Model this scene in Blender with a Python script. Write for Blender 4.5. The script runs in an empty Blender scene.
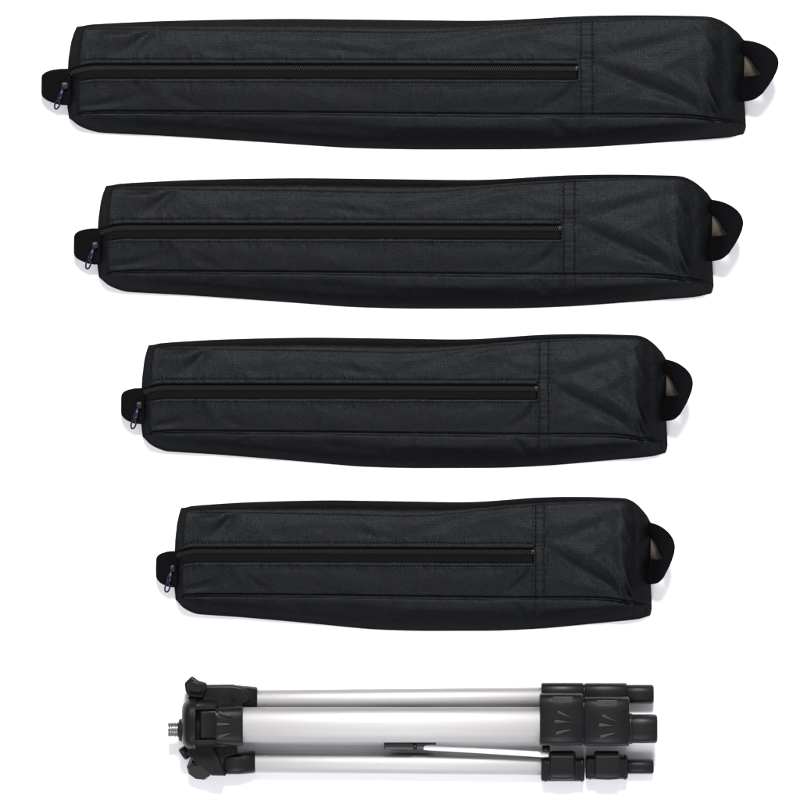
import bpy, bmesh, math, random
import numpy as np
from mathutils import Vector, Matrix

S = 0.001                                   # 1 unit of the sketch = 1 mm
scene = bpy.context.scene
col = scene.collection

# ------------------------------------------------------------------ materials
def mat(name, color, rough=0.5, metal=0.0, spec=0.5, build=None, coat=0.0, ior=1.5):
    m = bpy.data.materials.new(name); m.use_nodes = True
    nt = m.node_tree; b = nt.nodes['Principled BSDF']
    b.inputs['Base Color'].default_value = (*color, 1)
    b.inputs['Roughness'].default_value = rough
    b.inputs['Metallic'].default_value = metal
    b.inputs['Specular IOR Level'].default_value = spec
    b.inputs['Coat Weight'].default_value = coat
    b.inputs['IOR'].default_value = ior
    if build: build(nt, b)
    return m

def N(nt, t, **kw):
    n = nt.nodes.new(t)
    for k, v in kw.items():
        if k.startswith('_'): setattr(n, k[1:], v)
        else: n.inputs[k.replace('__', ' ')].default_value = v
    return n

def L(nt, a, b): nt.links.new(a, b)

def fabric_nodes(nt, b):
    tc = N(nt, 'ShaderNodeTexCoord')
    # plain weave: two crossed thread waves
    w1 = N(nt, 'ShaderNodeTexWave', _bands_direction='X', Scale=260.0, Distortion=0.6, Detail=1.0)
    w2 = N(nt, 'ShaderNodeTexWave', _bands_direction='Y', Scale=300.0, Distortion=0.6, Detail=1.0)
    L(nt, tc.outputs['Object'], w1.inputs['Vector']); L(nt, tc.outputs['Object'], w2.inputs['Vector'])
    mx = N(nt, 'ShaderNodeMath', _operation='MULTIPLY')
    L(nt, w1.outputs['Fac'], mx.inputs[0]); L(nt, w2.outputs['Fac'], mx.inputs[1])
    fine = N(nt, 'ShaderNodeTexNoise', Scale=900.0, Detail=3.0)
    L(nt, tc.outputs['Object'], fine.inputs['Vector'])
    ad = N(nt, 'ShaderNodeMath', _operation='ADD')
    L(nt, mx.outputs[0], ad.inputs[0]); L(nt, fine.outputs['Fac'], ad.inputs[1])
    soft = N(nt, 'ShaderNodeTexNoise', Scale=38.0, Detail=5.0, Roughness=0.55)
    L(nt, tc.outputs['Object'], soft.inputs['Vector'])
    b1 = N(nt, 'ShaderNodeBump', Strength=0.9, Distance=0.0022)
    L(nt, soft.outputs['Fac'], b1.inputs['Height'])
    b2 = N(nt, 'ShaderNodeBump', Strength=0.7, Distance=0.00026)
    L(nt, ad.outputs[0], b2.inputs['Height']); L(nt, b1.outputs[0], b2.inputs['Normal'])
    # cloth is dyed a little unevenly
    cr = N(nt, 'ShaderNodeValToRGB')
    cr.color_ramp.elements[0].color = (0.0008, 0.0009, 0.0011, 1); cr.color_ramp.elements[0].position = 0.3
    cr.color_ramp.elements[1].color = (0.0028, 0.0030, 0.0034, 1); cr.color_ramp.elements[1].position = 0.75
    L(nt, fine.outputs['Fac'], cr.inputs[0])
    # matte cloth: diffuse plus a weak broad gloss
    di = N(nt, 'ShaderNodeBsdfDiffuse'); gl = N(nt, 'ShaderNodeBsdfAnisotropic', Roughness=0.44)
    cg = N(nt, 'ShaderNodeValToRGB')
    cg.color_ramp.elements[0].position = 0.28; cg.color_ramp.elements[0].color = (0.0052, 0.0055, 0.0060, 1)
    cg.color_ramp.elements[1].position = 0.72; cg.color_ramp.elements[1].color = (0.0122, 0.0128, 0.0137, 1)
    L(nt, fine.outputs['Fac'], cg.inputs[0]); L(nt, cg.outputs[0], gl.inputs['Color'])
    L(nt, cr.outputs[0], di.inputs['Color']); L(nt, b2.outputs[0], di.inputs['Normal']); L(nt, b2.outputs[0], gl.inputs['Normal'])
    ash = N(nt, 'ShaderNodeAddShader'); L(nt, di.outputs[0], ash.inputs[0]); L(nt, gl.outputs[0], ash.inputs[1])
    L(nt, ash.outputs[0], nt.nodes['Material Output'].inputs['Surface'])
    nt.nodes.remove(b)

def web_nodes(nt, b):
    tc = N(nt, 'ShaderNodeTexCoord')
    w = N(nt, 'ShaderNodeTexWave', _bands_direction='DIAGONAL', Scale=220.0, Distortion=1.0)
    L(nt, tc.outputs['Object'], w.inputs['Vector'])
    b2 = N(nt, 'ShaderNodeBump', Strength=0.6, Distance=0.0004)
    L(nt, w.outputs['Fac'], b2.inputs['Height']); L(nt, b2.outputs[0], b.inputs['Normal'])

def alu_nodes(nt, b):
    tc = N(nt, 'ShaderNodeTexCoord')
    mp = N(nt, 'ShaderNodeMapping'); mp.inputs['Scale'].default_value = (14, 900, 900)
    L(nt, tc.outputs['Object'], mp.inputs['Vector'])
    n = N(nt, 'ShaderNodeTexNoise', Scale=1.0, Detail=4.0)
    L(nt, mp.outputs[0], n.inputs['Vector'])
    mr = N(nt, 'ShaderNodeMapRange'); mr.inputs['To Min'].default_value = 0.58; mr.inputs['To Max'].default_value = 0.7
    L(nt, n.outputs['Fac'], mr.inputs['Value']); L(nt, mr.outputs[0], b.inputs['Roughness'])
    bp = N(nt, 'ShaderNodeBump', Strength=0.25, Distance=0.0001)
    L(nt, n.outputs['Fac'], bp.inputs['Height']); L(nt, bp.outputs[0], b.inputs['Normal'])
    n2 = N(nt, 'ShaderNodeTexNoise', Scale=160.0, Detail=6.0, Roughness=0.7)   # small scuffs
    L(nt, tc.outputs['Object'], n2.inputs['Vector'])
    cr = N(nt, 'ShaderNodeValToRGB')
    cr.color_ramp.elements[0].position = 0.25; cr.color_ramp.elements[0].color = (0.32, 0.315, 0.315, 1)
    cr.color_ramp.elements[1].position = 0.38; cr.color_ramp.elements[1].color = (0.405, 0.40, 0.398, 1)
    L(nt, n2.outputs['Fac'], cr.inputs[0]); L(nt, cr.outputs[0], b.inputs['Base Color'])

def plastic_nodes(nt, b):
    tc = N(nt, 'ShaderNodeTexCoord')
    n = N(nt, 'ShaderNodeTexNoise', Scale=1400.0, Detail=2.0)
    L(nt, tc.outputs['Object'], n.inputs['Vector'])
    bp = N(nt, 'ShaderNodeBump', Strength=0.35, Distance=0.00015)
    L(nt, n.outputs['Fac'], bp.inputs['Height']); L(nt, bp.outputs[0], b.inputs['Normal'])
    n2 = N(nt, 'ShaderNodeTexNoise', Scale=60.0, Detail=5.0)
    L(nt, tc.outputs['Object'], n2.inputs['Vector'])
    mr = N(nt, 'ShaderNodeMapRange'); mr.inputs['To Min'].default_value = 0.28; mr.inputs['To Max'].default_value = 0.5
    L(nt, n2.outputs['Fac'], mr.inputs['Value']); L(nt, mr.outputs[0], b.inputs['Roughness'])
    base = b.inputs['Base Color'].default_value[:3]
    n3 = N(nt, 'ShaderNodeTexNoise', Scale=420.0, Detail=6.0, Roughness=0.75); L(nt, tc.outputs['Object'], n3.inputs['Vector'])
    cr = N(nt, 'ShaderNodeValToRGB')                 # handling marks and dust
    cr.color_ramp.elements[0].position = 0.56; cr.color_ramp.elements[0].color = (*base, 1)
    cr.color_ramp.elements[1].position = 0.80; cr.color_ramp.elements[1].color = (*[c * 4 + .004 for c in base], 1)
    L(nt, n3.outputs['Fac'], cr.inputs[0]); L(nt, cr.outputs[0], b.inputs['Base Color'])

def paper_nodes(nt, b):
    tc = N(nt, 'ShaderNodeTexCoord')
    n = N(nt, 'ShaderNodeTexNoise', Scale=350.0, Detail=4.0)
    L(nt, tc.outputs['Object'], n.inputs['Vector'])
    bp = N(nt, 'ShaderNodeBump', Strength=0.15, Distance=0.0002)
    L(nt, n.outputs['Fac'], bp.inputs['Height']); L(nt, bp.outputs[0], b.inputs['Normal'])

FAB = mat('black_nylon', (0.009, 0.0095, 0.011), 0.37, 0, 0.5, fabric_nodes, ior=1.19)
WEB = mat('black_webbing', (0.003, 0.003, 0.0035), 0.8, 0, 0.3, web_nodes, ior=1.1)
TAPE = mat('zipper_tape', (0.0018, 0.0021, 0.0021), 0.6, 0, 0.5, web_nodes, ior=1.12)
THREAD = mat('black_thread', (0.0022, 0.0022, 0.0026), 0.7, 0, 0.3, ior=1.1)
COIL = mat('zipper_coil', (0.005, 0.0055, 0.006), 0.4, 0, 0.5, ior=1.32)
STEEL = mat('zinc_plated_steel', (0.26, 0.255, 0.25), 0.4, 1.0)
GUN = mat('dark_zinc', (0.02, 0.024, 0.042), 0.36, 1.0)
TAN = mat('loop_shade_brown', (0.06, 0.048, 0.038), 0.8, 0, 0.2)  # painted shade: brownish tone of the ground inside the strap loop
ALU = mat('brushed_aluminium', (0.8, 0.8, 0.81), 0.33, 1.0, 0.5, alu_nodes)
ROD = mat('white_painted_rod', (0.7, 0.7, 0.71), 0.35, 0, 0.5)
PLA = mat('black_plastic', (0.0032, 0.0036, 0.0038), 0.4, 0, 0.5, plastic_nodes, ior=1.26)
GRY = mat('worn_black_plastic', (0.009, 0.010, 0.0105), 0.34, 0, 0.5, plastic_nodes)
RUB = mat('black_rubber', (0.005, 0.005, 0.0055), 0.5, 0, 0.5, plastic_nodes, ior=1.24)
PAPER = mat('white_paper', (0.9, 0.9, 0.9), 0.8, 0, 0.2, paper_nodes)

# ------------------------------------------------------------------ helpers
class MB:
    """collects shapes, then links them as ONE mesh object"""
    def __init__(self): self.v = []; self.f = []
    def add(self, v, f):
        o = len(self.v); self.v += [tuple(p) for p in v]; self.f += [tuple(i + o for i in q) for q in f]
        return self
    # loft along x: sections (x, yc, zc, ry, rz, power) in sketch units
    def loft(self, secs, n=48, caps=True):
        v = []; f = []
        for (x, yc, zc, ry, rz, p) in secs:
            for k in range(n):
                a = 2 * math.pi * (k + .5) / n
                c, s = math.cos(a), math.sin(a)
                e = 2.0 / p
                v.append((x, yc + ry * math.copysign(abs(c) ** e, c), zc + rz * math.copysign(abs(s) ** e, s)))
        m = len(secs)
        for i in range(m - 1):
            for k in range(n):
                a, b = i * n + k, i * n + (k + 1) % n
                f.append((a, b, b + n, a + n))
        if caps:
            f.append(tuple(range(n - 1, -1, -1))); f.append(tuple(range((m - 1) * n, m * n)))
        return self.add(v, f)
    def prism(self, pts, z0, z1, inset=0.0):
        """outline in xy; top may be a little smaller (inset fraction)"""
        cx = sum(p[0] for p in pts) / len(pts); cy = sum(p[1] for p in pts) / len(pts)
        n = len(pts)
        v = [(x, y, z0) for x, y in pts]
        v += [(cx + (x - cx) * (1 - inset), cy + (y - cy) * (1 - inset), z1) for x, y in pts]
        f = [tuple(range(n)), tuple(range(2 * n - 1, n - 1, -1))]
        for k in range(n): f.append((k, k + n, (k + 1) % n + n, (k + 1) % n))
        return self.add(v, f)
    def tubepath(self, pts, r, n=12, closed=False, ry=1.0):
        pts = [Vector(p) for p in pts]; m = len(pts); v = []; f = []
        for i, p in enumerate(pts):
            a = pts[(i - 1) % m] if (closed or i > 0) else p
            b = pts[(i + 1) % m] if (closed or i < m - 1) else p
            t = (b - a).normalized()
            up = Vector((0, 0, 1)) if abs(t.z) < .95 else Vector((0, 1, 0))
            s = t.cross(up).normalized(); u = s.cross(t).normalized()
            rr = r[i] if isinstance(r, (list, tuple)) else r
            for k in range(n):
                an = 2 * math.pi * k / n
                v.append(tuple(p + s * math.cos(an) * rr + u * math.sin(an) * rr * ry))
        for i in range(m if closed else m - 1):
            for k in range(n):
                a, b = i * n + k, i * n + (k + 1) % n
                c, d = ((i + 1) % m) * n + (k + 1) % n, ((i + 1) % m) * n + k
                f.append((a, b, c, d))
        if not closed:
            f.append(tuple(range(n - 1, -1, -1))); f.append(tuple(range((m - 1) * n, m * n)))
        return self.add(v, f)
    def build(self, name, material, parent=None, bevel=0.0, sharp=35, org=(0, 0)):
        me = bpy.data.meshes.new(name)
        ox, oy = org
        me.from_pydata([((x - ox) * S, -(y - oy) * S, z * S) for x, y, z in self.v], [], self.f)
        bm = bmesh.new(); bm.from_mesh(me); bmesh.ops.recalc_face_normals(bm, faces=bm.faces); bm.to_mesh(me); bm.free()
        me.polygons.foreach_set('use_smooth', [True] * len(me.polygons))
        me.set_sharp_from_angle(angle=math.radians(sharp))
        me.materials.append(material)
        o = bpy.data.objects.new(name, me); col.objects.link(o); o.parent = parent
        if bevel:
            b = o.modifiers.new('bevel', 'BEVEL'); b.width = bevel * S; b.segments = 3
            b.limit_method = 'ANGLE'; b.angle_limit = math.radians(35); b.harden_normals = False
        return o

def thing(name, label, cat, loc, group=None):
    o = bpy.data.objects.new(name, None); col.objects.link(o)
    o.location = loc; o['label'] = label; o['category'] = cat; o.empty_display_size = .02
    if group: o['group'] = group
    return o

def grid_mesh(name, P, material, parent, sharp=60, solid=0.0):
    """P: array (rows, cols, 3) in metres, local"""
    r, c = P.shape[:2]
    me = bpy.data.meshes.new(name)
    idx = np.arange(r * c).reshape(r, c)
    q = np.stack([idx[:-1, :-1], idx[1:, :-1], idx[1:, 1:], idx[:-1, 1:]], -1).reshape(-1, 4)
    me.from_pydata(P.reshape(-1, 3).tolist(), [], q.tolist())
    me.polygons.foreach_set('use_smooth', [True] * len(me.polygons))
    me.materials.append(material)
    o = bpy.data.objects.new(name, me); col.objects.link(o); o.parent = parent
    if solid:
        s = o.modifiers.new('solid', 'SOLIDIFY'); s.thickness = solid * S; s.offset = 0
    return o

def curve(pts, sm=5.0, wide=True):
    xs = np.arange(30, 800, 1.0)
    ys = np.interp(xs, [p[0] for p in pts], [p[1] for p in pts])
    if sm:
        k = np.exp(-0.5 * (np.arange(-20, 21) / sm) ** 2); k /= k.sum()
        yp = np.pad(ys, 20, mode='edge'); ys = np.convolve(yp, k, 'valid')
    if wide:
        k = np.exp(-0.5 * (np.arange(-50, 51) / 16.0) ** 2); k /= k.sum()
        yw = np.convolve(np.pad(ys, 50, mode='edge'), k, 'valid')
        m = np.clip((xs - 110) / 60, 0, 1) * np.clip((690 - xs) / 60, 0, 1)
        ys = ys * (1 - m) + yw * m
    return lambda x: np.interp(x, xs, ys)

# ------------------------------------------------------------------ the bag
H = 32.0
yT = curve([(67,26.5),(77,26),(82,24.7),(160,21),(225,19.5),(290,18.7),(410,20),(470,20.8),(501,20.5),(540,18.3),(579,16),(620,15.2),(660,15.4),(700,16.3),(712,17),(722,19.8),(731,24.5),(737,30),(742,37),(746,46)], 3)
yS1 = curve([(67,29),(80,29),(160,29.5),(225,30.5),(290,31),(394,33),(436,32.5),(475,30),(507,27),(540,24.5),(595,21.8),(660,19.5),(700,19.3),(712,20.3),(722,22.8),(731,27.5),(737,33),(742,40),(746,49)], 3)
yZ = curve([(67,75.5),(72,73),(82,70),(95,68.2),(290,68.3),(576,69),(746,69)], 3)
yS2 = curve([(67,116.5),(82,114),(105,112.8),(290,113.8),(410,115),(540,116),(660,116),(686,117),(712,120),(735,122.5),(746,124)], 4)
yB = curve([(67,117),(70,120),(73,123),(78,126.3),(87,129.8),(98,132.7),(118,133.8),(160,135.7),(225,139.7),(290,144),(345,148),(410,149.6),(530,149.4),(595,147),(660,142.5),(725,138.2),(735,137.2),(746,134)], 3)
def interp(pts):
    return lambda y: np.interp(y, [p[0] for p in pts], [p[1] for p in pts])
xLf = interp([(15,80),(24,79),(28,76),(34,73.5),(42,71),(58,68.5),(78,67.3),(104,67),(118,69)])
xRf = interp([(15,738),(27,742),(34,745.3),(42,746.5),(78,744.8),(97,743.8),(120,745.5),(127,746),(133,744),(138,740)])

def gauss(x, y, cx, cy, ang, l, w, a):
    c, s = math.cos(math.radians(ang)), math.sin(math.radians(ang))
    u = (x - cx) * c + (y - cy) * s; v = -(x - cx) * s + (y - cy) * c
    return a * np.exp(-0.5 * ((u / l) ** 2 + (v / w) ** 2))

# folds seen in the cloth (x, y, angle, length, width, height)
FOLDS = [
 (118,38,-8,18,6,2.2),(146,37,-35,14,4,-2.4),(128,52,-20,22,5,-1.2),(200,45,0,35,7,1.0),
 (108,104,-12,26,3.5,-2.4),(160,90,30,18,5,1.6),(176,99,28,14,3.2,-1.3),(205,92,0,30,7,1.2),
 (320,42,4,45,6,1.3),(345,52,8,20,3,-0.9),(410,42,-3,40,6,0.9),(470,38,-12,36,4,-1.3),(520,34,-10,40,5,1.4),
 (300,98,2,50,7,1.1),(372,95,6,30,6,-0.9),(440,98,0,45,8,1.2),(520,96,-6,26,5,1.0),(555,102,-30,16,3.5,-1.4),(560,90,-50,10,4,1.0),
 (556,45,12,18,5,1.2),
 (625,80,24,34,4.0,-2.6),(650,74,22,34,5,1.8),(676,100,26,24,3.2,-1.6),(690,92,34,26,4.5,2.0),
 (648,48,-14,36,4,-1.3),(630,40,-10,26,5,1.2),(674,62,-24,22,4.0,1.2),(655,104,8,28,4,1.4),
 (714,106,66,13,2.2,3.0),(706,108,60,14,2.6,-2.0),(700,70,85,40,7,1.8),(722,60,88,42,5,-1.2),(708,45,60,14,3,1.0),
 (612,98,-18,14,3,0.8),(606,52,40,12,4,-0.9),
 # lower side panel
 (120,121,14,26,3,1.6),(150,127,10,40,3.2,-1.2),(200,128,4,30,4,1.2),(198,124,-18,8,3,-1.2),(258,134,6,40,3.5,1.3),
 (330,128,2,45,4,-1.3),(360,140,3,50,4,1.4),(440,128,0,50,3.5,1.4),(480,140,-2,45,4,-1.2),
 (556,128,38,12,3.6,-1.5),(568,133,-30,12,3.6,1.6),(582,126,-30,12,3.4,-1.1),(600,136,-6,34,3.4,1.4),
 (650,126,-2,44,3.2,1.8),(660,134,-5,46,3.0,-1.6),(712,128,-8,22,2.6,1.4),
]
rnd = random.Random(4)
for i in range(70):
    FOLDS.append((rnd.uniform(90, 735), rnd.uniform(30, 140), rnd.gauss(0, 22), rnd.uniform(10, 34), rnd.uniform(2.2, 5), rnd.choice((-1, 1)) * rnd.uniform(.15, .5)))

def folds(x, y):
    z = np.zeros_like(x)
    for f in FOLDS: z += 1.15 * gauss(x, y, *f)
    return z

def sstep(a, b, x):
    t = np.clip((x - a) / (b - a), 0, 1); return t * t * (3 - 2 * t)

def endf(x):
    """height of the cloth towards both ends"""
    tl = np.clip((x - 67) / 15.0, 0, 1); tr = np.clip((746 - x) / 42.0, 0, 1)
    dr = 1 - 0.30 * np.clip((x - 702) / 44.0, 0, 1) ** 1.4
    return dr * (0.02 + 0.98 * np.sin(tl * math.pi / 2) ** 0.62) * (0.02 + 0.98 * (1 - (1 - tr) ** 2.6) ** 0.24)

def zfront(x, y):
    a, b = yS1(x), yS2(x)
    w = np.clip((y - a) / (b - a), 0, 1)
    z = H + 5.0 * (1 - (2 * w - 1) ** 2) - 1.5 * w
    z += folds(x, y) * np.clip(np.minimum(w, 1 - w) * 12, 0.15, 1)
    # seams: cloth is pulled in along them
    z -= 2.6 * np.exp(-((y - b) / 1.5) ** 2) + 1.0 * np.exp(-((y - a) / 1.3) ** 2)
    on = 1 - sstep(575, 578, x)
    d = y - yZ(x)
    z += on * 1.0 * (np.exp(-((d + 5.0) / 2.6) ** 2) + np.exp(-((d - 14.5) / 2.6) ** 2))
    groove = sstep(-3.6, -2.6, d) * (1 - sstep(11.0, 12.0, d))
    z -= on * 2.8 * groove
    for s, dep in ((-8.0, .7), (15.5, .7)):
        z -= on * dep * np.exp(-((d - s) / 0.8) ** 2)
    # doubled band with two rows of stitching
    band = sstep(574, 578, x) * (1 - sstep(593, 598, x))
    z += 0.45 * band
    for sx_ in (580, 592): z -= 0.5 * np.exp(-((x - sx_) / 1.1) ** 2)
    # puckers beside the stitches
    z += 0.22 * np.sin(y * 0.9 + 2 * np.sin(y * .21)) * np.exp(-((x - 586) / 11) ** 2)
    z += on * 0.34 * np.sin(x * 0.33 + 2.2 * np.sin(x * .13)) * (np.exp(-((d + 8) / 4) ** 2) + np.exp(-((d - 16) / 4) ** 2))
    z += 0.30 * np.sin(x * 0.12 + 2.5 * np.sin(x * .031)) * np.exp(-((y - b) / 5) ** 2)
    return z

def place(x, y, z, sx):
    """nominal sketch coordinates -> local metres; ends follow the outline"""
    fl = np.clip(1 - (x - 67) / 40.0, 0, 1); fr = np.clip(1 - (746 - x) / 40.0, 0, 1)
    X = x + (xLf(y) - 67) * fl + (xRf(y) - 746) * fr
    return np.stack([(X - 406.5) * sx * S, -(y - 84) * S, z * S], -1)

def surf(x, y, sx, dz=0.0):
    x = np.asarray(x, float); y = np.asarray(y, float)
    return place(x, y, zfront(x, y) * endf(x) + dz, sx)

def make_bag(sx, cx, cy, label):
    root = thing('carry_bag', label, 'bag', ((cx - 400) * S, (400 - cy) * S, 0.0), 'black nylon tripod bags')
    ncol = int(700 * sx / .8)
    xs = np.concatenate([67 + 18 * np.linspace(0, 1, 30) ** 1.6, np.linspace(85.6, 720, ncol), 746 - 25.5 * np.linspace(1, 0, 40) ** 1.5])
    a, b, top, bot = yS1(xs), yS2(xs), yT(xs), yB(xs)
    rows = []
    e = endf(xs)
    for t in np.linspace(0, 1, 16)[:-1]:
        y = top + (a - top) * (1 - math.cos(t * math.pi / 2)) ** 1.0
        z = (math.sin(t * math.pi / 2) ** 1.0) * zfront(xs, a) * e
        rows.append((xs, y, z))
    for t in np.linspace(0, 1, 135):
        y = a + (b - a) * t
        rows.append((xs, y, zfront(xs, y) * e))
    zb = zfront(xs, b)
    for t in np.linspace(0, 1, 46)[1:]:
        y = b + (bot - b) * t
        wdt = np.clip((bot - b) / 12, 0, 1)
        prof = (1 - t ** 2.0) ** 0.95
        bulge = 2.6 * (1 - math.exp(-(t / .07) ** 2))
        z = (zb + bulge + 1.25 * folds(xs, y) * min(1, t * 8) * wdt) * prof
        # right hand corner tuck
        z -= 4.5 * np.exp(-((xs - (734 + 8 * t)) / 1.6) ** 2) * math.sin(math.pi * t) ** .5
        rows.append((xs, y, np.maximum(z, 0) * e))
    P = np.stack([place(x, y, z, sx) for x, y, z in rows], 0)
    # underside, flat on the table
    n = 3
    z0 = P[-1].copy(); z1 = P[0].copy(); z0[:, 2] = 0.0006; z1[:, 2] = 0.0006
    under = [z0 * (1 - k / n) + z1 * k / n for k in range(0, n + 1)]
    P = np.concatenate([P, np.stack(under, 0)], 0)
    body = grid_mesh('body', P, FAB, root)

    # zipper -------------------------------------------------------------
    tx = np.linspace(70, 577.5, int(480 * sx))
    tr = np.linspace(-3.2, 11.6, 14)
    TP = np.stack([surf(tx, yZ(tx) + d, sx, 0.35) for d in tr], 0)
    zipper = grid_mesh('zipper_tape', TP, TAPE, root)
    mb = MB()
    x = 71.0
    pitch = 2.0 / sx
    while x < 576:
        for side, off in ((0, 0.0), (1, 2.0)):
            xx = x + side * pitch / 2
            p = surf(xx, yZ(xx) + off, sx, 1.5)
            q = surf(xx + .3, yZ(xx + .3) + off, sx, 1.5)
            ang = math.atan2(q[1] - p[1], q[0] - p[0])
            c, s = math.cos(ang), math.sin(ang)
            hw, hl, hh = 0.62, 1.35, 0.55
            vv = []
            for dx, dy, dz in ((-1,-1,-1),(1,-1,-1),(1,1,-1),(-1,1,-1),(-.6,-.75,1),(.6,-.75,1),(.6,.75,1),(-.6,.75,1)):
                lx, ly = dx * hw, dy * hl
                vv.append((p[0] / S + lx * c - ly * s, -(p[1] / S + lx * s + ly * c), p[2] / S + dz * hh))
            mb.add(vv, [(0,3,2,1),(4,5,6,7),(0,1,5,4),(1,2,6,5),(2,3,7,6),(3,0,4,7)])
        x += pitch
    mb.build('teeth', COIL, zipper, sharp=30)
    # end stop
    p = surf(576.0, yZ(576) + 1.0, sx, 1.5)
    MB().loft([(p[0]/S-1.2, -p[1]/S, p[2]/S-.6, 2.0, .9, 4), (p[0]/S+1.0, -p[1]/S, p[2]/S-.6, 2.0, .9, 4)], 16).build('end_stop', COIL, zipper)

    # slider and pull, hanging over the end loop
    def lx(px): return (px - 406.5) * sx
    def ly(py): return py - 84
    zs = 24.0
    sl = MB().loft([(lx(62.6), ly(86.5), zs, 2.0, 1.4, 3), (lx(63.6), ly(86.5), zs, 3.4, 2.2, 3),
                    (lx(67.5), ly(86.3), zs, 3.8, 2.2, 3), (lx(69), ly(86.3), zs, 2.8, 1.6, 3)], 20)
    slider = sl.build('slider', COIL, root)
    pm = MB()
    ax, ay, bx_, by_ = lx(64.2), ly(89.5), lx(57.2), ly(109.0)
    dirv = Vector((bx_ - ax, by_ - ay, 0)); ln = dirv.length; dirv.normalize(); nrm = Vector((-dirv.y, dirv.x, 0))
    ring = []
    for k in range(28):                                       # the open ring at the tip of the pull
        an = 2 * math.pi * k / 28
        c0 = Vector((bx_, by_, 0)) - dirv * 3.6
        q = c0 + dirv * math.cos(an) * 4.6 + nrm * math.sin(an) * 2.3
        ring.append((q.x, q.y, zs + 3.4 - 0.8 * math.cos(an)))
    pm.tubepath(ring, 0.85, 10, closed=True)
    st = []
    for k in range(9):
        q = Vector((ax, ay, 0)) + dirv * (ln - 8.4) * k / 8
        st.append((q.x, q.y, zs + 2.6 + 1.8 * math.sin(k / 8 * math.pi)))
    pm.tubepath(st, [1.4, 1.8, 2.0, 2.1, 2.15, 2.15, 2.1, 2.0, 1.7], 12, ry=.55)
    pm.build('pull_tab', GUN, slider)

    # loop of webbing at the zipped end: runs out, folds over and back
    prof = []
    for k in range(30):
        t = k / 29
        an = -math.pi / 2 + math.pi * t
        if t < .3:   px_, pz = 72 - (t / .3) * 18, 20 - 1 * (t / .3)
        elif t < .7: a2 = (t - .3) / .4 * math.pi; px_, pz = 54 - 11.5 * math.sin(a2), 12 + 7 * math.cos(a2)
        else:        px_, pz = 54 + (t - .7) / .3 * 18, 5 + 2 * (t - .7) / .3
        prof.append((px_, pz))
    LP = []
    for w in np.linspace(0, 1, 14):
        row = []
        for (px_, pz) in prof:
            k = np.clip((68 - px_) / 26, 0, 1)
            y0 = 69.5 + 4.5 * k ** 2.2; y1 = 105.5 - 7.0 * k ** 2.2
            y = y0 + (y1 - y0) * w
            edge = 1 - 0.13 * (abs(2 * w - 1) ** 7) * k
            xx = 68 - (68 - px_) * edge
            zz = pz + 4.0 * math.exp(-((w - .10) / .10) ** 2) * k
            row.append((lx(xx) * S, -ly(y) * S, zz * S))
        LP.append(row)
    lo = grid_mesh('end_loop', np.array(LP), WEB, root, solid=1.4)

    # carrying strap at the other end
    st = [((736,40.5,8),(736,53,9)), ((744,41,15),(744,54.5,17)), ((751,42.3,24),(749.5,60,27)), ((759,45,32),(753.5,67,35)),
          ((767,49.5,38),(756.5,71.8,40)), ((772,54,42),(758,73.6,43)), ((775.6,59.5,44),(758.8,74.8,44)),
          ((776.6,65,45),(759,75.3,44)), ((775,72,45),(758.8,75.9,44)), ((771,80,45),(758,76.4,43)),
          ((766,88,44),(756,76.9,41)), ((760.5,95.5,42),(752.5,77.2,36)), ((753,100.8,36),(749,77.4,27)),
          ((745,102.4,26),(744.5,77.6,17)), ((736,102.6,12),(736,77.8,9))]
    st = np.array(st, float)
    tt = np.linspace(0, len(st) - 1, 60)
    def smooth(arr):
        o = np.interp(tt, range(len(st)), arr)
        k = np.array([1, 4, 6, 4, 1]) / 16.0
        return np.convolve(np.pad(o, 2, mode='edge'), k, 'valid')
    SP = []
    for w in np.linspace(0, 1, 10):
        row = []
        xo, yo, zo = [smooth(st[:, 0, k]) for k in range(3)]
        xi, yi, zi = [smooth(st[:, 1, k]) for k in range(3)]
        X = xo + (xi - xo) * w; Y = yo + (yi - yo) * w; Z = zo + (zi - zo) * w + 2.0 * math.sin(w * math.pi)
        SP.append(np.stack([(X - 406.5) * sx * S, -(Y - 84) * S, Z * S], -1))
    cs = grid_mesh('carry_strap', np.array(SP), WEB, root, solid=1.5)
    TL = [[(lx(738) * S, -ly(44) * S, .012), (lx(762) * S, -ly(76) * S, .022)], [(lx(738) * S, -ly(77) * S, .012), (lx(762) * S, -ly(84) * S, .022)]]  # added sheet under the loop, coloured like the shaded ground in its opening
    grid_mesh('loop_shade_patch', np.array(TL), TAN, cs, solid=1.0)

    # stitching -----------------------------------------------------------
    mb = MB()
    def dash(p, q, r=.42):
        mb.tubepath([(p[0] / S, -p[1] / S, p[2] / S - .15), ((p[0] + q[0]) / 2 / S, -(p[1] + q[1]) / 2 / S, (p[2] + q[2]) / 2 / S + .25), (q[0] / S, -q[1] / S, q[2] / S - .15)], r, 6)
    for off in (-8.0, 15.5):
        x = 84.0
        while x < 575:
            l = 2.6 / sx
            dash(surf(x, yZ(x) + off, sx, .1), surf(x + l, yZ(x + l) + off, sx, .1), .34)
            x += 3.8 / sx
    for xs_ in (580, 592):
        y = yS1(xs_) + 1.0
        while y < yS2(xs_) - 2:
            dash(surf(xs_, y, sx, .1), surf(xs_, y + 2.5, sx, .1), .36)
            y += 3.9
    mb.build('stitching', THREAD, root, sharp=80)
    return root

bags = [
 (1.0,   406.5, 84.0,  'longest black nylon zip bag, lying above the other three bags'),
 (0.908, 405.4, 243.2, 'second longest black zip bag, lying directly under the longest bag'),
 (0.7755,404.3, 402.6, 'third longest black zip bag, lying directly above the shortest bag'),
 (0.7035,413.0, 565.4, 'shortest black zip bag, lying right above the silver folded tripod'),
]
for b in bags: make_bag(*b)

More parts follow.
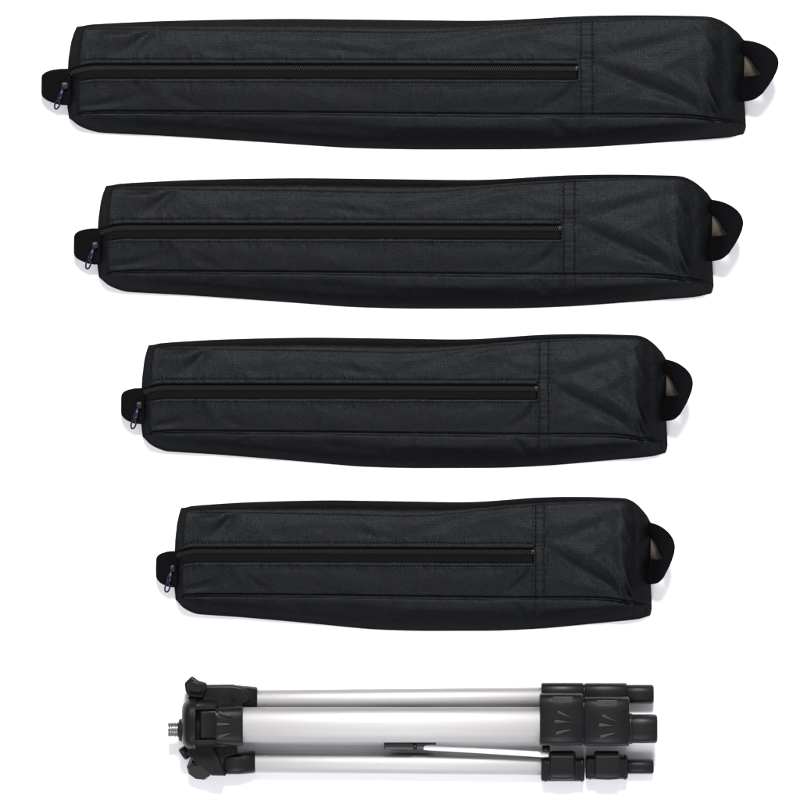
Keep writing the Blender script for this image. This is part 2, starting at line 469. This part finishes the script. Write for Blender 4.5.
# ------------------------------------------------------------------ the tripod
TX, TY = 412, 726
tri = thing('folded_tripod', 'folded silver aluminium tripod with black plastic clamps and knobs, below the four bags', 'tripod', ((TX - 400) * S, (401.2 - TY) * S, 0))
def B(mb, name, m, parent=tri, **k): return mb.build(name, m, parent, org=(TX, TY), **k)

def bar(x0, x1, y0, y1, z, r, ry=None, p=2, rz=None, bev=1.0, n=48, z1=None, ry1=None, rz1=None):
    ry = ry or r; rz = rz or r; z1 = z if z1 is None else z1; ry1 = ry1 or ry; rz1 = rz1 or rz
    q = []
    for t, k in ((0, .0), (.3, .62), (1, 1)):
        q.append((x0 + bev * t, y0, z, ry - bev * (1 - k), rz - bev * (1 - k), p))
    for t, k in ((1, 1), (.3, .62), (0, .0)):
        q.append((x1 - bev * t, y1, z1, ry1 - bev * (1 - k), rz1 - bev * (1 - k), p))
    return q, n

CZ = 36.0                                  # the leg nearest the viewer
LZ = 12.0                                  # the two legs lying on the table

def fan(mb, x0, y0, s, ztop, flip=1):
    """three shallow tapering ribs"""
    for (ax, ay, bx, by, w) in ((0, -11, 23, -1, 2.4), (-4, 0, 22, 1, 2.4), (-2, 13, 21, 7, 2.4)):
        d = Vector((bx - ax, by - ay)); d.normalize(); nn = Vector((-d.y, d.x))
        A = Vector((x0 + ax * s, y0 + ay * s)); Bq = Vector((x0 + bx * s, y0 + by * s))
        pts = [A - nn * w, A - d * 1.2 - nn * w * .4, A - d * 1.2 + nn * w * .4, A + nn * w, Bq + nn * .35, Bq - nn * .35]
        mb.prism([tuple(p) for p in pts], ztop - 3, ztop + 1.3, 0.38)

# centre leg (tube with clamps, foot and socket)
q, n = bar(240, 545, 724.6, 724.4, CZ, 17.6, bev=.5, rz=14, p=2.3, n=72)
leg = B(MB().loft(q, n), 'leg', ALU)
mb = MB()
q, n = bar(539, 582, 719, 719, CZ, 26, rz=18.5, p=5, bev=1.4, n=64); mb.loft(q, n)
B(mb, 'clamp', PLA, leg)
mb = MB(); fan(mb, 555, 720.5, .95, CZ + 18.5)
mb.prism([(551, 695.8), (572.5, 695.8), (572.5, 702), (551, 702)], CZ + 12, CZ + 18.4, .08)
B(mb, 'clamp_ribs', GRY, leg, bevel=.3)
mb = MB()
q, n = bar(583.2, 628, 721, 721, CZ, 24.4, rz=17.0, p=5, bev=1.4, n=64); mb.loft(q, n)
q, n = bar(581.5, 584, 721, 721, CZ, 23, rz=15.6, p=5, bev=.3, n=64); mb.loft(q, n)
B(mb, 'clamp', PLA, leg)
mb = MB(); fan(mb, 599, 724, .95, CZ + 17.0)
mb.prism([(595, 699.3), (616.5, 699.3), (616.5, 705.6), (595, 705.6)], CZ + 11, CZ + 16.9, .08)
B(mb, 'clamp_ribs', GRY, leg, bevel=.3)
q, n = bar(626, 656.2, 728.4, 728.4, CZ, 14.3, rz=12, p=3.2, bev=2.2)
mb = MB().loft(q, n)
q, n = bar(627.5, 631, 728.4, 728.4, CZ, 15, rz=12.6, p=3.2, bev=.4); mb.loft(q, n)
B(mb, 'foot', RUB, leg)
# socket of the centre leg: a shouldered fan-shaped sleeve
mb = MB()
mb.loft([(201.5, 723.5, CZ - 2, 15.2, 19, 10), (202.5, 723.5, CZ - 2, 15.8, 20, 10), (216, 723.5, CZ - 2, 15.8, 20.5, 10), (217.5, 725.3, CZ, 17.5, 19.5, 5),
         (220, 725.3, CZ, 18.6, 19.4, 4), (238, 725.3, CZ, 20, 17.2, 3.5), (243, 725.3, CZ, 20.2, 16, 3.2), (243.8, 725.3, CZ, 19.2, 15, 3.2)], 64)
B(mb, 'socket', PLA, leg)
mb = MB()
for (x0, y0, x1, y1) in ((218, 711, 235, 716.5), (216.5, 723, 234, 723.5), (218, 736, 234, 731.5)):
    d = Vector((x1 - x0, y1 - y0)).normalized(); nn = Vector((-d.y, d.x))
    A = Vector((x0, y0)); Q = Vector((x1, y1))
    mb.prism([tuple(A - nn * 2.1), tuple(A - d), tuple(A + nn * 2.1), tuple(Q + nn * .5), tuple(Q - nn * .5)], CZ + 12, CZ + 20.6, .3)
B(mb, 'socket_ribs', GRY, leg, bevel=.25)

# upper leg in the picture
q, n = bar(250, 545, 701.2, 698.6, LZ, 10.4, bev=.5, rz=10.4, p=2.3, n=64)
leg = B(MB().loft(q, n), 'leg', ALU)
q, n = bar(541, 583, 698, 698, LZ + 1, 14.6, rz=14, p=4.5, bev=1.2); B(MB().loft(q, n), 'clamp', PLA, leg)
mb = MB(); q, n = bar(584.2, 626.4, 698, 698, LZ + 1, 14.3, rz=13.4, p=4.5, bev=1.2); mb.loft(q, n)
q, n = bar(582.5, 585, 698, 698, LZ + 1, 13, rz=12, p=4.5, bev=.3); mb.loft(q, n)
B(mb, 'clamp', PLA, leg)
q, n = bar(625, 653.4, 695, 695, LZ - 2, 9.5, rz=9.5, p=3, bev=2.0); B(MB().loft(q, n), 'foot', RUB, leg)
mb = MB(); mb.loft([(229, 697, 16, 10, 12, 4), (231.5, 697, 16, 11.4, 13.2, 4), (240, 697.5, 16, 11.5, 13, 3.5), (256, 699.5, LZ, 12, 12.6, 3), (257.6, 699.6, LZ, 11.2, 11.6, 3)], 48)
B(mb, 'socket', PLA, leg)

# lower leg in the picture
q, n = bar(250, 545, 762.6, 765.4, LZ - 2, 10.4, bev=.5, rz=9.8, p=2.3, n=64)
leg = B(MB().loft(q, n), 'leg', ALU)
for (xa, xb, yc) in ((541, 584, 769.8), (585.4, 627.2, 767.6)):
    mb = MB(); q, n = bar(xa, xb, yc, yc, 12.6, 12.0, rz=12.2, p=4, bev=1.2); mb.loft(q, n)
    for xr in (xa + 3.2, xb - 3.4):
        q, n = bar(xr, xr + 2.0, yc, yc, 12.8, 12.6, rz=12.2, p=4, bev=.4); mb.loft(q, n)
    c = B(mb, 'clamp', PLA, leg)
    m2 = MB(); xl = xa + 8.0
    m2.loft([(xl, 766, 22.5, 12.0, 5.0, 4), (xl + 1.4, 766, 22.6, 13.4, 6.4, 4), (xl + 13, 766, 22.8, 13.9, 7.2, 4), (xl + 24.2, 766, 22.6, 13.4, 6.4, 4), (xl + 25.8, 766, 22.5, 12.0, 5.0, 4)], 40)
    m2.loft([(xl, 755, 25, 3.0, 3.0, 2.5), (xl + 2, 755, 26, 4.2, 4.2, 2.5), (xl + 24, 755, 26, 4.2, 4.2, 2.5), (xl + 26, 755, 25, 3.0, 3.0, 2.5)], 24)
    B(m2, 'lever', PLA, leg, bevel=.4)
q, n = bar(626, 653.4, 767.5, 767.5, LZ - 4, 7.2, rz=8.6, p=3, bev=1.8); B(MB().loft(q, n), 'foot', RUB, leg)
mb = MB(); mb.loft([(224, 764, 13, 9.4, 10.5, 4), (227, 764, 13, 10.8, 12, 4), (240, 764, 13, 10.8, 12, 3.5), (254, 762.6, LZ - 3, 11.2, 12, 3), (255.4, 762.6, LZ - 3, 10.4, 11, 3)], 48)
B(mb, 'socket', PLA, leg)

# hub
mb = MB()
sec = []
for k in range(9):
    a = k / 8 * math.pi / 2
    sec.append((183 + 9 * (1 - math.cos(a)), 724, 30, 15 + 10 * math.sin(a), 15 + 11 * math.sin(a), 3.2))
sec += [(197, 724, 30, 25.3, 26.6, 3.2), (197.4, 724, 24, 25.3, 15, 3.2), (214, 724, 24, 25.5, 15, 3.2), (222, 724.5, 27, 24, 19, 3.2), (232, 724.5, 26, 21.5, 17, 3.0), (234, 724.5, 26, 19, 15, 3)]
mb.loft(sec, 64)
mb.prism([(196.5, 705.5), (217, 704.5), (217, 708.2), (196.5, 708.6)], 40, 57.5)
mb.prism([(196.5, 738.6), (217, 738.6), (217, 742.6), (196.5, 742)], 40, 57.5)
B(mb, 'hub', PLA, bevel=.6)
mb = MB(); mb.loft([(179.2, 730, 30, 9, 9, 2), (180.2, 730, 30, 11, 11, 2), (183, 730, 30, 11.4, 11.4, 2), (186, 730, 30, 12.5, 12.5, 2)], 48); B(mb, 'collar', PLA)
sec = [(168.4, 729.6, 30, 5.6, 5.6, 2)]; x = 169.2
while x < 179.5:
    sec += [(x, 729.6, 30, 7.6, 7.6, 2), (x + .4, 729.6, 30, 7.6, 7.6, 2), (x + 1.2, 729.6, 30, 6.3, 6.3, 2), (x + 1.4, 729.6, 30, 6.3, 6.3, 2)]; x += 2.2
B(MB().loft(sec, 40), 'threaded_stud', STEEL, sharp=25)
# brackets that hold the two lower legs
mb = MB(); mb.prism([(188, 697), (197, 689), (207, 685.4), (233, 685.2), (246, 688), (252, 700), (240, 708), (215, 709), (190, 706)], 4, 29)
B(mb, 'bracket', PLA, bevel=2.2)
mb = MB(); mb.prism([(186, 743), (197, 739), (212, 739), (217, 752), (222, 764), (227, 775.5), (212, 775.2), (200, 766), (190, 756)], 4, 34)
B(mb, 'bracket', PLA, bevel=1.6)
mb = MB(); mb.prism([(212, 738), (237, 744), (238, 753.5), (226, 757), (222, 770), (216, 756)], 6, 27)
B(mb, 'bracket', PLA, bevel=1.0)

def knob(name, c, axis, r, d, sides, parent=tri, twist=0.2, dome=.82):
    az = Vector(axis).normalized(); ux = az.orthogonal().normalized(); uy = az.cross(ux)
    v = []; f = []
    lv = [(-d / 2, dome), (-d / 2 + 1.6, 1.0), (d / 2 - 1.8, 1.0), (d / 2, dome)]
    for (h, k) in lv:
        for i in range(sides):
            a = twist + 2 * math.pi * i / sides
            p = Vector(c) + az * h + (ux * math.cos(a) + uy * math.sin(a)) * r * k
            v.append(tuple(p))
    m = sides
    for j in range(3):
        for i in range(m): f.append((j*m+i, j*m+(i+1) % m, (j+1)*m+(i+1) % m, (j+1)*m+i))
    f.append(tuple(range(m - 1, -1, -1))); f.append(tuple(range(3*m, 4*m)))
    return B(MB().add(v, f), name, PLA, parent, bevel=.5, sharp=20)
knob('knob', (200.5, 767.5, 20), (-.25, .62, .62), 12.6, 15, 8)
knob('knob', (185.5, 753, 24), (-.8, .55, .1), 6.6, 8, 12)
# wing knob on top: a lever with two lobes
mb = MB()
mb.prism([(185.2, 683.2), (192.6, 676.2), (199.5, 681.2), (207.2, 683.2), (208, 688.5), (205, 694), (204, 699), (190, 697.5), (186.5, 691.5)], 16, 34)
k1 = B(mb, 'knob', PLA, bevel=1.8)
mb = MB(); mb.prism([(189, 685), (194, 680.5), (201, 685), (204, 691), (199, 693), (190, 691)], 33, 38)
B(mb, 'knob_cap', PLA, k1, bevel=1.0)

# spreader brace between the legs
mb = MB(); mb.loft([(384, 745.5, 26, 3.2, 5, 4), (385.2, 745.6, 26, 4.1, 6, 4), (412.8, 745.8, 26, 4.1, 6, 4), (414, 745.8, 26, 3.2, 5, 4)], 28)
mb.loft([(413, 745.5, 25, 2, 3, 2.5), (417, 745.5, 25, 2, 3, 2.5)], 20)
mb.loft([(415.8, 745, 26, 3.5, 5, 3), (417, 745.2, 26, 4.6, 6, 3), (423, 745.4, 26, 4.6, 6, 3), (426, 744.4, 26, 3, 4, 3), (436, 743.6, 27, 1.6, 3, 3)], 28)
mb.prism([(388, 713), (437, 713), (437, 741), (388, 741)], 6, 18)      # black hub of the spreader, under the near leg
mb.prism([(390, 741), (434, 741), (430, 751), (394, 751)], 4, 12)
br = B(mb, 'brace_joint', GRY, bevel=.3)
pts = [(423.5 + 124.5 * k / 20, 747.3 + 7.6 * (k / 20) ** 1.15, 29 - 3 * (k / 20)) for k in range(21)]
B(MB().tubepath(pts, [2.4] + [2.9] * 19 + [2.2], 20), 'brace_rod', ROD, br)
mb = MB(); mb.loft([(541.5, 748.6, 28, 2.4, 4, 3), (543, 748.6, 28, 3.4, 5, 3), (548, 748.6, 28, 3.4, 5, 3), (549.6, 748.6, 28, 2.4, 4, 3)], 20)
B(mb, 'brace_pin', PLA, br)
# rivets on the tubes
for (x, y, z) in ((265, 704.2, LZ + 9.2), (266, 756.5, LZ + 5.4)):
    v = MB(); v.loft([(x - 1.4, y, z, .8, .4, 2), (x - .9, y, z, 1.5, .9, 2), (x + .9, y, z, 1.5, .9, 2), (x + 1.4, y, z, .8, .4, 2)], 16)
    B(v, 'rivet', STEEL)

# ------------------------------------------------------------------ setting
g = 30.0
me = bpy.data.meshes.new('ground'); me.from_pydata([(-g, -g, 0), (g, -g, 0), (g, g, 0), (-g, g, 0)], [], [(0, 1, 2, 3)])
me.materials.append(PAPER); go = bpy.data.objects.new('ground', me); col.objects.link(go)
go['kind'] = 'structure'; go['label'] = 'plain white paper surface under the bags and tripod'

w = bpy.data.worlds.new('World'); scene.world = w; w.use_nodes = True
wn = w.node_tree; bg = wn.nodes['Background']
tc = N(wn, 'ShaderNodeTexCoord'); sp = N(wn, 'ShaderNodeSeparateXYZ'); L(wn, tc.outputs['Generated'], sp.inputs[0])
cr = N(wn, 'ShaderNodeValToRGB')                       # a studio that is darker on its far side
cr.color_ramp.elements[0].position = 0.0; cr.color_ramp.elements[0].color = (0.9, 0.88, 0.96, 1)
cr.color_ramp.elements[1].position = 1.0; cr.color_ramp.elements[1].color = (0.36, 0.355, 0.36, 1)
e = cr.color_ramp.elements.new(0.5); e.color = (0.52, 0.50, 0.56, 1)
mr = N(wn, 'ShaderNodeMapRange'); mr.inputs['From Min'].default_value = -1; L(wn, sp.outputs['Y'], mr.inputs['Value'])
L(wn, mr.outputs[0], cr.inputs[0]); L(wn, cr.outputs[0], bg.inputs[0]); bg.inputs[1].default_value = 1.0

def area(name, loc, size, power, color=(1, 1, 1), target=(0, 0, 0), sy=None):
    l = bpy.data.lights.new(name, 'AREA'); l.energy = power; l.color = color; l.size = size
    if sy: l.shape = 'RECTANGLE'; l.size_y = sy
    o = bpy.data.objects.new(name, l); col.objects.link(o); o.location = loc
    o.rotation_euler = (Vector(target) - Vector(loc)).to_track_quat('-Z', 'Y').to_euler()
    return o
area('key_softbox', (0.1, 2.8, 4.5), 1.0, 500, (1, .99, .97))
area('fill_softbox', (0.0, -2.9, 3.4), 1.6, 105, (.98, .985, 1))

cam = bpy.data.cameras.new('camera'); co = bpy.data.objects.new('camera', cam); col.objects.link(co)
co.location = (0, 0, 8.0); cam.sensor_width = 36; cam.lens = 360.0; cam.clip_end = 100
scene.camera = co
scene.view_settings.view_transform = 'Standard'; scene.view_settings.look = 'None'
scene.view_settings.exposure = 0; scene.view_settings.gamma = 1
scene.render.resolution_x = 1024; scene.render.resolution_y = 1024
